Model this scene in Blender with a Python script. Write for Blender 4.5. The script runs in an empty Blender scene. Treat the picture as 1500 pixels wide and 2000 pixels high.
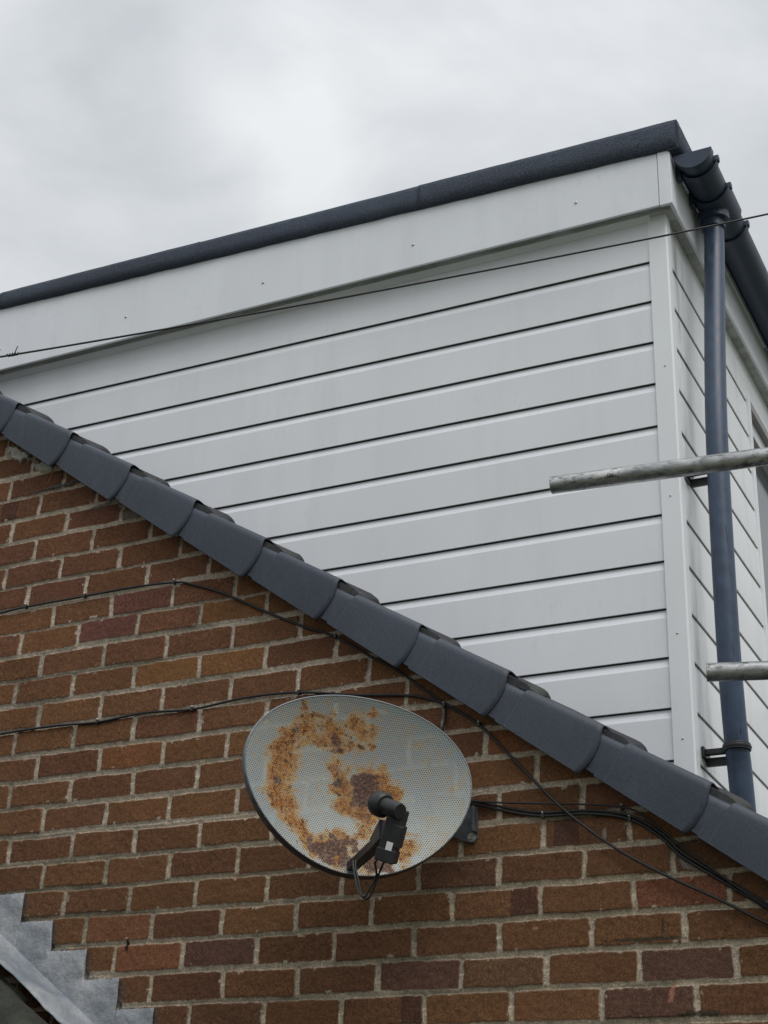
import bpy, bmesh, math, random
import numpy as np
from mathutils import Vector, Matrix
random.seed(7); RNG = np.random.default_rng(11)
R = math.radians
S = bpy.context.scene
COL = S.collection

# ------------------------------------------------------------------ camera
cam_d = bpy.data.cameras.new("camera"); cam = bpy.data.objects.new("camera", cam_d); COL.objects.link(cam)
cam_d.sensor_fit = 'HORIZONTAL'; cam_d.sensor_width = 36.0; cam_d.lens = 36.0 * 3031.13 / 1500.0
cam_d.clip_start = 0.05; cam_d.clip_end = 3000
cr = Vector((0.8959449, 0.44289877, 0.03351756)); cu = Vector((0.1648261, -0.4016035, 0.90085903)); cf = Vector((-0.41245012, 0.80159548, 0.43281588))
mw = Matrix(((cr.x, cu.x, -cf.x, 1.8020), (cr.y, cu.y, -cf.y, -3.5695), (cr.z, cu.z, -cf.z, -1.9433), (0, 0, 0, 1)))
cam.matrix_world = mw
S.camera = cam

# ------------------------------------------------------------------ light
SUN_EL, SUN_AZ = R(56), R(125)          # azimuth measured from +Y towards +X
sd = Vector((math.sin(SUN_AZ) * math.cos(SUN_EL), math.cos(SUN_AZ) * math.cos(SUN_EL), math.sin(SUN_EL)))
w = bpy.data.worlds.new("World"); S.world = w; w.use_nodes = True
nt = w.node_tree; nt.nodes.clear()
def wn(t, **k):
    n = nt.nodes.new(t)
    for a, b in k.items(): setattr(n, a, b)
    return n
out = wn('ShaderNodeOutputWorld'); bg = wn('ShaderNodeBackground'); bg.inputs['Strength'].default_value = 0.1
sky = wn('ShaderNodeTexSky', sky_type='NISHITA', sun_disc=False, sun_elevation=SUN_EL, sun_rotation=SUN_AZ)
sky.air_density = 1.5; sky.dust_density = 4.0
tc = wn('ShaderNodeTexCoord'); mp = wn('ShaderNodeMapping'); mp.inputs['Scale'].default_value = (1.0, 1.0, 1.7); mp.inputs['Location'].default_value = (0.35, 0.2, 0.1)
n1 = wn('ShaderNodeTexNoise'); n1.inputs['Scale'].default_value = 5.5; n1.inputs['Detail'].default_value = 5; n1.inputs['Roughness'].default_value = 0.5; n1.inputs['Distortion'].default_value = 0.35
n2 = wn('ShaderNodeTexNoise'); n2.inputs['Scale'].default_value = 9; n2.inputs['Detail'].default_value = 6; n2.inputs['Roughness'].default_value = 0.5
mixn = wn('ShaderNodeMath', operation='MULTIPLY_ADD'); mixn.inputs[1].default_value = 0.25
rmp = wn('ShaderNodeValToRGB')
rmp.color_ramp.elements[0].position = 0.40; rmp.color_ramp.elements[0].color = (5.1, 5.35, 5.6, 1)
rmp.color_ramp.elements[1].position = 0.86; rmp.color_ramp.elements[1].color = (7.5, 7.7, 7.85, 1)
mx = wn('ShaderNodeMix', data_type='RGBA'); mx.inputs[0].default_value = 0.93
L = nt.links.new
L(tc.outputs['Generated'], mp.inputs['Vector']); L(mp.outputs['Vector'], n1.inputs['Vector']); L(mp.outputs['Vector'], n2.inputs['Vector'])
L(n2.outputs[0], mixn.inputs[0]); L(n1.outputs[0], mixn.inputs[2])
# brighter breaks and thicker banks in the cloud layer, each at its own place in the sky, edges torn by noise
nd = wn('ShaderNodeTexNoise'); nd.inputs['Scale'].default_value = 7; nd.inputs['Detail'].default_value = 5; L(tc.outputs['Generated'], nd.inputs['Vector'])
ndc = wn('ShaderNodeVectorMath', operation='SUBTRACT'); ndc.inputs[1].default_value = (.5, .5, .5); L(nd.outputs['Color'], ndc.inputs[0])
ndd = wn('ShaderNodeVectorMath', operation='MULTIPLY_ADD'); ndd.inputs[1].default_value = (.16, .16, .16); L(ndc.outputs[0], ndd.inputs[0]); L(tc.outputs['Generated'], ndd.inputs[2])
val = mixn.outputs[0]
for (px, py, rad, amp) in ((640, 150, .085, .10), (560, 260, .06, .07), (330, 140, .05, .05), (40, 500, .07, .08), (200, 330, .08, -.09), (40, 40, .10, -.085), (1000, 60, .12, -.09), (1380, 200, .12, -.02)):
    dv = (cf + cr * ((px - 750) / 3031.13) - cu * ((py - 1000) / 3031.13)).normalized()
    ds_ = wn('ShaderNodeVectorMath', operation='DISTANCE'); L(ndd.outputs[0], ds_.inputs[0]); ds_.inputs[1].default_value = dv
    mr = wn('ShaderNodeMapRange', interpolation_type='SMOOTHERSTEP'); mr.inputs['From Min'].default_value = 0; mr.inputs['From Max'].default_value = rad * 1.5; mr.inputs['To Min'].default_value = amp; mr.inputs['To Max'].default_value = 0; L(ds_.outputs['Value'], mr.inputs['Value'])
    ad = wn('ShaderNodeMath', operation='ADD'); L(val, ad.inputs[0]); L(mr.outputs[0], ad.inputs[1]); val = ad.outputs[0]
L(val, rmp.inputs[0])
L(sky.outputs[0], mx.inputs[6]); L(rmp.outputs[0], mx.inputs[7]); sz = wn('ShaderNodeSeparateXYZ'); L(tc.outputs['Generated'], sz.inputs[0])      # overcast sky: zenith brighter than horizon
lum = wn('ShaderNodeMapRange'); lum.inputs['From Min'].default_value = 0; lum.inputs['From Max'].default_value = 1; lum.inputs['To Min'].default_value = .52; lum.inputs['To Max'].default_value = 1.24; L(sz.outputs[2], lum.inputs['Value'])
ml = wn('ShaderNodeVectorMath', operation='SCALE'); L(mx.outputs[2], ml.inputs[0]); L(lum.outputs[0], ml.inputs['Scale']); L(ml.outputs[0], bg.inputs['Color']); L(bg.outputs[0], out.inputs['Surface'])
sun_d = bpy.data.lights.new("sun", 'SUN'); sun_d.energy = 1.35; sun_d.angle = R(40); sun_d.color = (1.0, 0.985, 0.96)
sun = bpy.data.objects.new("sun", sun_d); COL.objects.link(sun); sun.location = (4, -4, 8)
sun.rotation_euler = sd.to_track_quat('Z', 'Y').to_euler()
S.view_settings.view_transform = 'Standard'; S.view_settings.look = 'None'
S.view_settings.exposure = 0.28; S.view_settings.gamma = 1.0
S.cycles.max_bounces = 6; S.cycles.transparent_max_bounces = 12

# ------------------------------------------------------------------ object helpers
def props(o, label=None, cat=None, group=None, kind=None):
    if label: o['label'] = label
    if cat: o['category'] = cat
    if group: o['group'] = group
    if kind: o['kind'] = kind
    return o
def empty(name, loc, label, cat, group=None, matrix=None):
    o = bpy.data.objects.new(name, None); COL.objects.link(o); o.empty_display_size = 0.1
    if matrix is not None: o.matrix_world = matrix
    else: o.location = loc
    return props(o, label, cat, group)
def mesh_obj(name, me, mat=None, parent=None, smooth=False):
    if mat is not None and len(me.materials) == 0: me.materials.append(mat)
    if smooth: me.polygons.foreach_set('use_smooth', [True] * len(me.polygons))
    o = bpy.data.objects.new(name, me); COL.objects.link(o)
    if parent is not None:                     # vertices were given in world space
        o.parent = parent
        pm = parent.matrix_world if parent.type != 'EMPTY' or True else None
        o.matrix_parent_inverse = Matrix.Identity(4)
        me.transform(world_of(parent).inverted())
    return o
def world_of(o):
    m = Matrix.LocRotScale(o.location, o.rotation_euler, o.scale)
    return (world_of(o.parent) @ m) if o.parent else m
def from_py(name, V, F, mat=None, parent=None, smooth=False, bevel=0.0, solid=0.0):
    me = bpy.data.meshes.new(name); me.from_pydata([tuple(v) for v in V], [], F); me.update()
    o = mesh_obj(name, me, mat, parent, smooth)
    if solid:
        m = o.modifiers.new('solid', 'SOLIDIFY'); m.thickness = solid; m.offset = 0
    if bevel:
        m = o.modifiers.new('bevel', 'BEVEL'); m.width = bevel; m.segments = 2; m.limit_method = 'ANGLE'
    return o
class MB:
    def __init__(s): s.V = []; s.F = []
    def add(s, V, F):
        b = len(s.V); s.V += [tuple(v) for v in V]; s.F += [tuple(i + b for i in f) for f in F]; return s
    def box(s, x0, x1, y0, y1, z0, z1):
        return s.add([(x0, y0, z0), (x1, y0, z0), (x1, y1, z0), (x0, y1, z0), (x0, y0, z1), (x1, y0, z1), (x1, y1, z1), (x0, y1, z1)],
                     [(0, 3, 2, 1), (4, 5, 6, 7), (0, 1, 5, 4), (1, 2, 6, 5), (2, 3, 7, 6), (3, 0, 4, 7)])
    def obox(s, c, ax, ay, az, lx, ly, lz):       # oriented box: centre, axes, full sizes
        c, ax, ay, az = Vector(c), Vector(ax).normalized(), Vector(ay).normalized(), Vector(az).normalized()
        V = [c + ax * (i * lx / 2) + ay * (j * ly / 2) + az * (k * lz / 2) for k in (-1, 1) for j, i in ((-1, -1), (-1, 1), (1, 1), (1, -1))]
        return s.add(V, [(0, 3, 2, 1), (4, 5, 6, 7), (0, 1, 5, 4), (1, 2, 6, 5), (2, 3, 7, 6), (3, 0, 4, 7)])
    def tube(s, pts, r, n=12, caps=True, inner=None):
        P = [Vector(p) for p in pts]; rs = r if isinstance(r, (list, tuple)) else [r] * len(P)
        d0 = (P[1] - P[0]).normalized(); up = Vector((0, 0, 1)) if abs(d0.z) < .9 else Vector((0, 1, 0))
        u = d0.cross(up).normalized(); rings = []
        for i, p in enumerate(P):
            d = ((P[min(i + 1, len(P) - 1)] - P[max(i - 1, 0)])).normalized()
            u = (u - d * u.dot(d)).normalized(); v = d.cross(u)
            rings.append([p + (u * math.cos(a) + v * math.sin(a)) * rs[i] for a in [2 * math.pi * k / n for k in range(n)]])
        V = [q for rg in rings for q in rg]; F = []
        for i in range(len(P) - 1):
            for k in range(n): F.append((i * n + k, i * n + (k + 1) % n, (i + 1) * n + (k + 1) % n, (i + 1) * n + k))
        if caps: F.append(tuple(range(n - 1, -1, -1))); F.append(tuple((len(P) - 1) * n + k for k in range(n)))
        return s.add(V, F)
    def dome(s, c, nrm, r, h, n=10):
        c, nrm = Vector(c), Vector(nrm).normalized(); up = Vector((0, 0, 1)) if abs(nrm.z) < .9 else Vector((1, 0, 0))
        u = nrm.cross(up).normalized(); v = nrm.cross(u); V = []; F = []; m = 4
        for j in range(m):
            a = j / m * math.pi / 2
            V += [c + (u * math.cos(t) + v * math.sin(t)) * r * math.cos(a) + nrm * h * math.sin(a) for t in [2 * math.pi * k / n for k in range(n)]]
        V.append(c + nrm * h)
        for j in range(m - 1):
            for k in range(n): F.append((j * n + k, j * n + (k + 1) % n, (j + 1) * n + (k + 1) % n, (j + 1) * n + k))
        for k in range(n): F.append(((m - 1) * n + k, (m - 1) * n + (k + 1) % n, m * n))
        return s.add(V, F)
    def build(s, name, mat, parent=None, smooth=False, bevel=0.0):
        return from_py(name, s.V, s.F, mat, parent, smooth, bevel)
def autosmooth(o, deg=35):
    me = o.data; me.polygons.foreach_set('use_smooth', [True] * len(me.polygons))
    bm = bmesh.new(); bm.from_mesh(me)
    for e in bm.edges:
        if len(e.link_faces) == 2 and e.calc_face_angle(0) > R(deg): e.smooth = False
    bm.to_mesh(me); bm.free()
    return o
def smooth_path(pts, n=6):
    P = [Vector(p) for p in pts]; P = [P[0] * 2 - P[1]] + P + [P[-1] * 2 - P[-2]]; o = []
    for i in range(1, len(P) - 2):
        for k in range(n):
            t = k / n; a, b, c, d = P[i - 1], P[i], P[i + 1], P[i + 2]
            o.append(0.5 * ((2 * b) + (c - a) * t + (2 * a - 5 * b + 4 * c - d) * t * t + (3 * b - a - 3 * c + d) * t ** 3))
    o.append(P[-2]); return o
def vnoise(x, z, sc, seed=0):
    """value noise, numpy, 0..1"""
    r = np.random.default_rng(seed); T = r.random((257, 257)); T[256] = T[0]; T[:, 256] = T[:, 0]
    u = x / sc + 1000.37; v = z / sc + 1000.71; iu = np.floor(u).astype(int); iv = np.floor(v).astype(int)
    fu = u - iu; fv = v - iv; fu = fu * fu * (3 - 2 * fu); fv = fv * fv * (3 - 2 * fv); iu %= 256; iv %= 256
    return (T[iu, iv] * (1 - fu) + T[iu + 1, iv] * fu) * (1 - fv) + (T[iu, iv + 1] * (1 - fu) + T[iu + 1, iv + 1] * fu) * fv
def fnoise(x, z, sc, seed=0, oct=3):
    a = 0; t = 0; m = 1.0
    for i in range(oct): a = a + m * vnoise(x, z, sc / 2 ** i, seed + i * 17); t += m; m *= .55
    return a / t
def sstep(a, b, x):
    t = np.clip((x - a) / (b - a), 0, 1); return t * t * (3 - 2 * t)

# ------------------------------------------------------------------ materials
class NT:
    def __init__(s, name):
        s.m = bpy.data.materials.new(name); s.m.use_nodes = True; s.t = s.m.node_tree; s.b = s.t.nodes['Principled BSDF']; s.out = s.t.nodes['Material Output']
    def n(s, t, ins=None, **k):
        n = s.t.nodes.new(t)
        for a, b in k.items(): setattr(n, a, b)
        for a, b in (ins or {}).items():
            if isinstance(b, bpy.types.NodeSocket): s.t.links.new(b, n.inputs[a])
            else: n.inputs[a].default_value = b
        return n
    def l(s, a, b): s.t.links.new(a, b)
    def set(s, **k):
        for a, b in k.items():
            i = s.b.inputs[a.replace('_', ' ')]
            if isinstance(b, bpy.types.NodeSocket): s.l(b, i)
            else: i.default_value = b
        return s
    def coord(s, scale=(1, 1, 1), rot=(0, 0, 0)):
        t = s.n('ShaderNodeTexCoord'); return s.n('ShaderNodeMapping', {'Vector': t.outputs['Object'], 'Scale': scale, 'Rotation': rot}).outputs[0]
    def noise(s, sc, det=4, rough=.5, vec=None, dist=0.):
        return s.n('ShaderNodeTexNoise', {'Scale': sc, 'Detail': det, 'Roughness': rough, 'Vector': vec or s.coord(), 'Distortion': dist}).outputs[0]
    def ramp(s, f, stops, interp='LINEAR'):
        r = s.n('ShaderNodeValToRGB', {'Fac': f}); e = r.color_ramp.elements; r.color_ramp.interpolation = interp
        while len(e) < len(stops): e.new(.5)
        for i, (p, c) in enumerate(stops): e[i].position = p; e[i].color = (c, c, c, 1) if isinstance(c, (int, float)) else (*c, 1)
        return r.outputs[0]
    def mix(s, f, a, b, mode='MIX'):
        m = s.n('ShaderNodeMix', data_type='RGBA', blend_type=mode)
        for i, v in ((0, f), (6, a), (7, b)):
            if isinstance(v, bpy.types.NodeSocket): s.l(v, m.inputs[i])
            else: m.inputs[i].default_value = v if i == 0 else (*v, 1)
        return m.outputs[2]
    def math(s, op, a, b=None, c=None):
        m = s.n('ShaderNodeMath', operation=op)
        for i, v in enumerate((a, b, c)):
            if v is None: continue
            if isinstance(v, bpy.types.NodeSocket): s.l(v, m.inputs[i])
            else: m.inputs[i].default_value = v
        return m.outputs[0]
    def bump(s, h, strength=.3, dist=.002):
        s.l(s.n('ShaderNodeBump', {'Height': h, 'Strength': strength, 'Distance': dist}).outputs[0], s.b.inputs['Normal']); return s

def m_masonry():
    s = NT('brick_and_mortar'); a = s.n('ShaderNodeAttribute', attribute_name='tone').outputs['Color']
    g = s.noise(260, 3, .8); g2 = s.noise(90, 4, .6)
    c = s.mix(1.0, a, s.ramp(g, [(.32, .50), (.5, 1.0), (.70, 1.75)]), 'MULTIPLY')
    c = s.mix(1.0, c, s.ramp(g2, [(.3, .85), (.7, 1.15)]), 'MULTIPLY')
    sp = s.n('ShaderNodeTexVoronoi', {'Scale': 75., 'Vector': s.coord()}); f = s.ramp(sp.outputs['Distance'], [(.05, 1.), (.10, 0.)]); msk = s.ramp(s.noise(14, 2), [(.55, 0.), (.66, 1.)])
    c = s.mix(s.math('MULTIPLY', s.math('MULTIPLY', f, msk), .55), c, (.38, .30, .22))
    s.set(Base_Color=c, Roughness=.92); s.b.inputs['Specular IOR Level'].default_value = .25
    return s.bump(s.math('ADD', g, s.math('MULTIPLY', g2, 1.5)), .5, .0012).m
def m_simple(name, col, rough=.5, metal=0., nsc=60, namt=.12, bump=.1, bd=.001, spec=.5):
    s = NT(name); n = s.noise(nsc, 5, .6); c = s.mix(1., col, s.ramp(n, [(.3, 1 - namt), (.7, 1 + namt)]), 'MULTIPLY')
    s.set(Base_Color=c, Roughness=s.ramp(n, [(.3, rough * .85), (.7, min(1, rough * 1.15))]), Metallic=metal); s.b.inputs['Specular IOR Level'].default_value = spec
    if bump: s.bump(n, bump, bd)
    return s.m
def m_upvc(name, base, dirt=.5, front=False):
    s = NT(name)
    big = s.noise(2.2, 4, .55); st = s.noise(5.0, 5, .6, s.coord((1.6, 1.6, .22))); fine = s.noise(45, 4, .6, s.coord((1, 1, .5)))
    c = s.mix(1., base, s.ramp(big, [(.3, .96), (.7, 1.03)]), 'MULTIPLY')
    c = s.mix(s.math('MULTIPLY', s.ramp(st, [(.5, 0.), (.75, 1.)]), dirt * .45), c, (.36, .38, .38))
    c = s.mix(s.math('MULTIPLY', s.math('MULTIPLY', s.ramp(fine, [(.56, 0.), (.72, 1.)]), s.ramp(big, [(.48, 0.), (.65, 1.)])), dirt * .4), c, (.22, .22, .21))
    if front:      # water runs beside the downpipe and along the corner trim
        yl = s.n('ShaderNodeSeparateXYZ', {'Vector': s.n('ShaderNodeTexCoord').outputs['Object']}).outputs[1]; rn = s.noise(16, 5, .7, s.coord((1, 1, .25)))
        for y0, wd, am, cc in ((-1.315, .035, .75, (.20, .21, .20)), (-1.372, .022, .55, (.40, .38, .33)), (-1.24, .05, .45, (.30, .31, .30))):
            g_ = s.ramp(s.math('ABSOLUTE', s.math('ADD', yl, s.math('MULTIPLY_ADD', rn, .03, -y0 - .015))), [(0., 1.), (wd, 0.)])
            c = s.mix(s.math('MULTIPLY', s.math('MULTIPLY', g_, s.ramp(rn, [(.38, 0.), (.62, 1.)])), am), c, cc)
    s.set(Base_Color=c, Roughness=.42); return s.bump(fine, .05, .0005).m
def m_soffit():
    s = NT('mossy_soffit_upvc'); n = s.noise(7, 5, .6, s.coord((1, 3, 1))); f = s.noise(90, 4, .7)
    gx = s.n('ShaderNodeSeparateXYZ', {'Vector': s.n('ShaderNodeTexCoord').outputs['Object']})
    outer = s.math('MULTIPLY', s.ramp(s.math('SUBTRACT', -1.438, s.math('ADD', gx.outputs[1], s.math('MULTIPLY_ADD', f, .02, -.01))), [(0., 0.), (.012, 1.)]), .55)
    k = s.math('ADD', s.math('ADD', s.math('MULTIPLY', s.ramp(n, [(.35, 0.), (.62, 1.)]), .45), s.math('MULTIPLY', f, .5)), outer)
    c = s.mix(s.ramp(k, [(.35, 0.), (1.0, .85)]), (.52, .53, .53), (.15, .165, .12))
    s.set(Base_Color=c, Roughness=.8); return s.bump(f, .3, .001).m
def m_plastic():
    s = NT('anthracite_verge_plastic'); n = s.noise(330, 3, .75); b = s.noise(5, 4, .6); st = s.noise(26, 4, .65, s.coord((1, 1, .25)))
    c = s.mix(1., (.042, .053, .073), s.ramp(b, [(.3, .82), (.7, 1.2)]), 'MULTIPLY'); c = s.mix(1., c, s.ramp(n, [(.3, .62), (.7, 1.42)]), 'MULTIPLY'); c = s.mix(1., c, s.ramp(s.n('ShaderNodeObjectInfo').outputs['Random'], [(0., (.86, .87, .90)), (.5, (1.0, 1.0, 1.0)), (1., (1.16, 1.12, 1.10))]), 'MULTIPLY')
    c = s.mix(s.math('MULTIPLY', s.ramp(st, [(.55, 0.), (.8, 1.)]), .18), c, (.14, .15, .17))
    s.set(Base_Color=c, Roughness=s.ramp(b, [(.3, .50), (.7, .66)])); s.b.inputs['Specular IOR Level'].default_value = .45
    return s.bump(n, .4, .0010).m
def m_felt():
    s = NT('mineral_felt'); n = s.noise(260, 4, .75); n2 = s.noise(30, 4, .6); b = s.noise(3, 3)
    c = s.mix(1., (.060, .075, .106), s.ramp(n, [(.3, .35), (.5, 1.), (.70, 2.3)]), 'MULTIPLY')
    c = s.mix(1., c, s.ramp(b, [(.3, .85), (.7, 1.15)]), 'MULTIPLY')
    s.set(Base_Color=c, Roughness=.92); return s.bump(s.math('ADD', n, n2), .9, .007).m
def m_galv():
    s = NT('galvanised_scaffold_tube'); n = s.noise(26, 6, .65, s.coord((.35, 1, 1))); d = s.noise(70, 5, .75, s.coord((.5, 1, 1))); b = s.noise(9, 4, .6)
    c = s.mix(s.ramp(n, [(.40, 0.), (.66, 1.)]), (.26, .27, .28), (.66, .66, .64))
    c = s.mix(s.math('MULTIPLY', s.ramp(d, [(.50, 0.), (.62, 1.)]), s.ramp(b, [(.40, .15), (.6, .9)])), c, (.06, .058, .052))
    s.set(Base_Color=c, Roughness=s.ramp(n, [(.3, .50), (.7, .30)]), Metallic=.9); return s.bump(n, .10, .0008).m
def m_lead():
    s = NT('weathered_lead'); n = s.noise(7, 6, .6, None, .6); f = s.noise(130, 4, .7); k = s.noise(22, 4, .6)
    c = s.mix(s.ramp(n, [(.35, 0.), (.68, 1.)]), (.19, .215, .245), (.38, .39, .40)); c = s.mix(1., c, s.ramp(f, [(.3, .88), (.7, 1.12)]), 'MULTIPLY')
    s.set(Base_Color=c, Roughness=.62, Metallic=.15); return s.bump(k, .9, .010).m
def m_dish(holes=True):
    s = NT('perforated_rusty_mesh' if holes else 'dish_rim_steel'); tcn = s.n('ShaderNodeTexCoord').outputs['Object']
    ru = s.n('ShaderNodeAttribute', attribute_name='rust').outputs['Color']; sp = s.n('ShaderNodeSeparateColor', {'Color': ru})
    n = s.noise(55, 6, .7, tcn); n2 = s.noise(160, 4, .7, tcn); big = s.noise(6, 4, .5, tcn)
    base = s.mix(s.ramp(big, [(.35, 0.), (.65, 1.)]), (.27, .315, .33), (.33, .355, .335))
    base = s.mix(s.math('MULTIPLY', s.ramp(s.noise(34, 5, .7, tcn), [(.58, 0.), (.72, 1.)]), .35), base, (.13, .15, .15))
    o = s.math('ADD', sp.outputs[0], s.math('ADD', s.math('MULTIPLY_ADD', n, 1.3, -.65), s.math('MULTIPLY_ADD', s.noise(60, 3, .6, s.n('ShaderNodeMapping', {'Vector': tcn, 'Scale': (1., .22, 1.)}).outputs[0]), .6, -.3))); of = s.ramp(o, [(-.0, 0.), (.16, .22), (.45, .72), (.9, .97)])
    m2 = s.math('ADD', s.math('MULTIPLY', n2, .8), s.math('MULTIPLY', o, .28))
    oc = s.ramp(m2, [(.34, (.50, .37, .13)), (.50, (.48, .26, .040)), (.62, (.36, .135, .020)), (.74, (.12, .040, .016))])
    c = s.mix(of, base, oc)
    bsp = s.math('MULTIPLY', s.ramp(o, [(.25, 0.), (.5, 1.)]), s.ramp(s.noise(95, 3, .6, tcn), [(.575, 0.), (.625, 1.)]))
    c = s.mix(s.math('MULTIPLY', bsp, .85), c, (.05, .02, .012))
    d = s.math('ADD', sp.outputs[1], s.math('MULTIPLY_ADD', n, 1.1, -.55)); c = s.mix(s.ramp(d, [(.30, 0.), (.75, .93)]), c, s.ramp(n2, [(.40, (.022, .012, .012)), (.50, (.085, .045, .04)), (.58, (.19, .11, .08)), (.68, (.34, .17, .05))]))
    s.set(Base_Color=c, Roughness=s.ramp(of, [(0., .5), (1., .85)]), Metallic=0.15 if holes else .1)
    if holes:
        p = 0.0058; xy = s.n('ShaderNodeSeparateXYZ', {'Vector': tcn}); ds = []
        for ox, oy in ((0., 0.), (.5, .5)):
            fx = s.math('SUBTRACT', s.math('FRACT', s.math('ADD', s.math('DIVIDE', xy.outputs[0], p), 100 + ox)), .5)
            fy = s.math('MULTIPLY', s.math('SUBTRACT', s.math('FRACT', s.math('ADD', s.math('DIVIDE', xy.outputs[1], p * 1.732), 100 + oy)), .5), 1.732)
            ds.append(s.math('ADD', s.math('MULTIPLY', fx, fx), s.math('MULTIPLY', fy, fy)))
        hole = s.math('LESS_THAN', s.math('MINIMUM', ds[0], ds[1]), .235 ** 2)
        tr = s.n('ShaderNodeBsdfTransparent'); ms = s.n('ShaderNodeMixShader', {0: hole}); s.l(s.b.outputs[0], ms.inputs[1]); s.l(tr.outputs[0], ms.inputs[2]); s.l(ms.outputs[0], s.out.inputs['Surface'])
    return s.m
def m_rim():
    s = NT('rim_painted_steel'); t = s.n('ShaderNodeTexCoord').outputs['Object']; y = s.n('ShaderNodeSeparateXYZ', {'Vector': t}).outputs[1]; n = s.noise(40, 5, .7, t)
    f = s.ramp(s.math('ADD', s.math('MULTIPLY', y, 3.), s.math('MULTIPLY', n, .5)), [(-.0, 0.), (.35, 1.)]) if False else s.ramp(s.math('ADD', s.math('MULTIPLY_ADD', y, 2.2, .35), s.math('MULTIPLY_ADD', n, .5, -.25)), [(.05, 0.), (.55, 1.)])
    c = s.mix(f, (.032, .024, .022), (.26, .29, .31)); s.set(Base_Color=c, Roughness=.6); return s.bump(n, .15, .001).m  # lower half painted dark: rust plus underside shade put into the colour
def m_tile(name, col):
    s = NT(name); n = s.noise(120, 5, .7); b = s.noise(8, 4, .6); c = s.mix(1., col, s.ramp(n, [(.3, .6), (.7, 1.5)]), 'MULTIPLY'); c = s.mix(s.math('MULTIPLY', s.ramp(b, [(.5, 0.), (.7, 1.)]), .4), c, (.09, .10, .07))
    s.set(Base_Color=c, Roughness=.9); return s.bump(n, .6, .003).m
def m_ground():
    s = NT('garden_ground'); n = s.noise(.6, 6, .6); c = s.mix(s.ramp(n, [(.4, 0.), (.6, 1.)]), (.07, .09, .04), (.13, .125, .11)); s.set(Base_Color=c, Roughness=.95); return s.m

M = dict(wall=m_masonry(), clad=m_upvc('white_cladding_upvc', (.785, .805, .84), .25), cladf=m_upvc('stained_front_cladding_upvc', (.80, .815, .825), .55, True), trim=m_upvc('white_trim_upvc', (.81, .835, .86), .2),
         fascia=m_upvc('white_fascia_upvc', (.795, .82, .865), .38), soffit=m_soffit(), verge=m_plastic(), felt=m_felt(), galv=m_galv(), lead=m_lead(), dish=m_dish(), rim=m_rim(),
         tile=m_tile('concrete_tile', (.036, .036, .042)), tile2=m_tile('lower_concrete_tile', (.020, .022, .017)),
         gutter=m_simple('anthracite_gutter_plastic', (.030, .046, .080), .42, 0, 30, .18, .05), pipe=m_simple('anthracite_pipe_plastic', (.038, .062, .108), .42, 0, 22, .28, .05),
         cable=m_simple('black_cable_sheath', (.014, .014, .015), .45), black=m_simple('black_bracket_plastic', (.018, .018, .020), .42, 0, 40, .2, .05), lnb=m_simple('dark_grey_lnb_plastic', (.020, .021, .022), .5, 0, 50, .25, .1),
         steel=m_simple('dull_steel', (.11, .12, .13), .5, .5, 60, .25, .1), nail=m_simple('clip_nail_steel', (.55, .53, .5), .35, .6), white=m_simple('white_sticker', (.78, .78, .78), .5, 0, 30, .03, 0),
         under=m_simple('undercloak_board', (.035, .035, .037), .9), lime=m_simple('loose_white_mortar', (.42, .41, .38), .95, 0, 60, .35, .8, .01), grey=m_simple('grey_mastic', (.13, .125, .115), .8, 0, 60, .4, .6, .006),
         glass=m_simple('window_glass', (.05, .06, .07), .05, 0, 3, .05, 0), frame=m_upvc('window_frame_upvc', (.72, .73, .75), .1), reveal=m_simple('shaded_reveal_upvc', (.34, .33, .33), .6), ground=m_ground(), deck=m_felt())

# ------------------------------------------------------------------ ground
me = bpy.data.meshes.new('ground'); me.from_pydata([(-400, -400, -3.54), (400, -400, -3.54), (400, 400, -3.54), (-400, 400, -3.54)], [], [(0, 1, 2, 3)])
props(mesh_obj('ground', me, M['ground']), kind='structure')

# ------------------------------------------------------------------ rake frame of the verge
TH = R(33.9); O = (0.0, -0.312); DX = (math.cos(TH), -math.sin(TH)); NX = (math.sin(TH), math.cos(TH)); GA = 0.3076
def rk(s, n, y): return (O[0] + s * DX[0] + n * NX[0], y, O[1] + s * DX[1] + n * NX[1])

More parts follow.
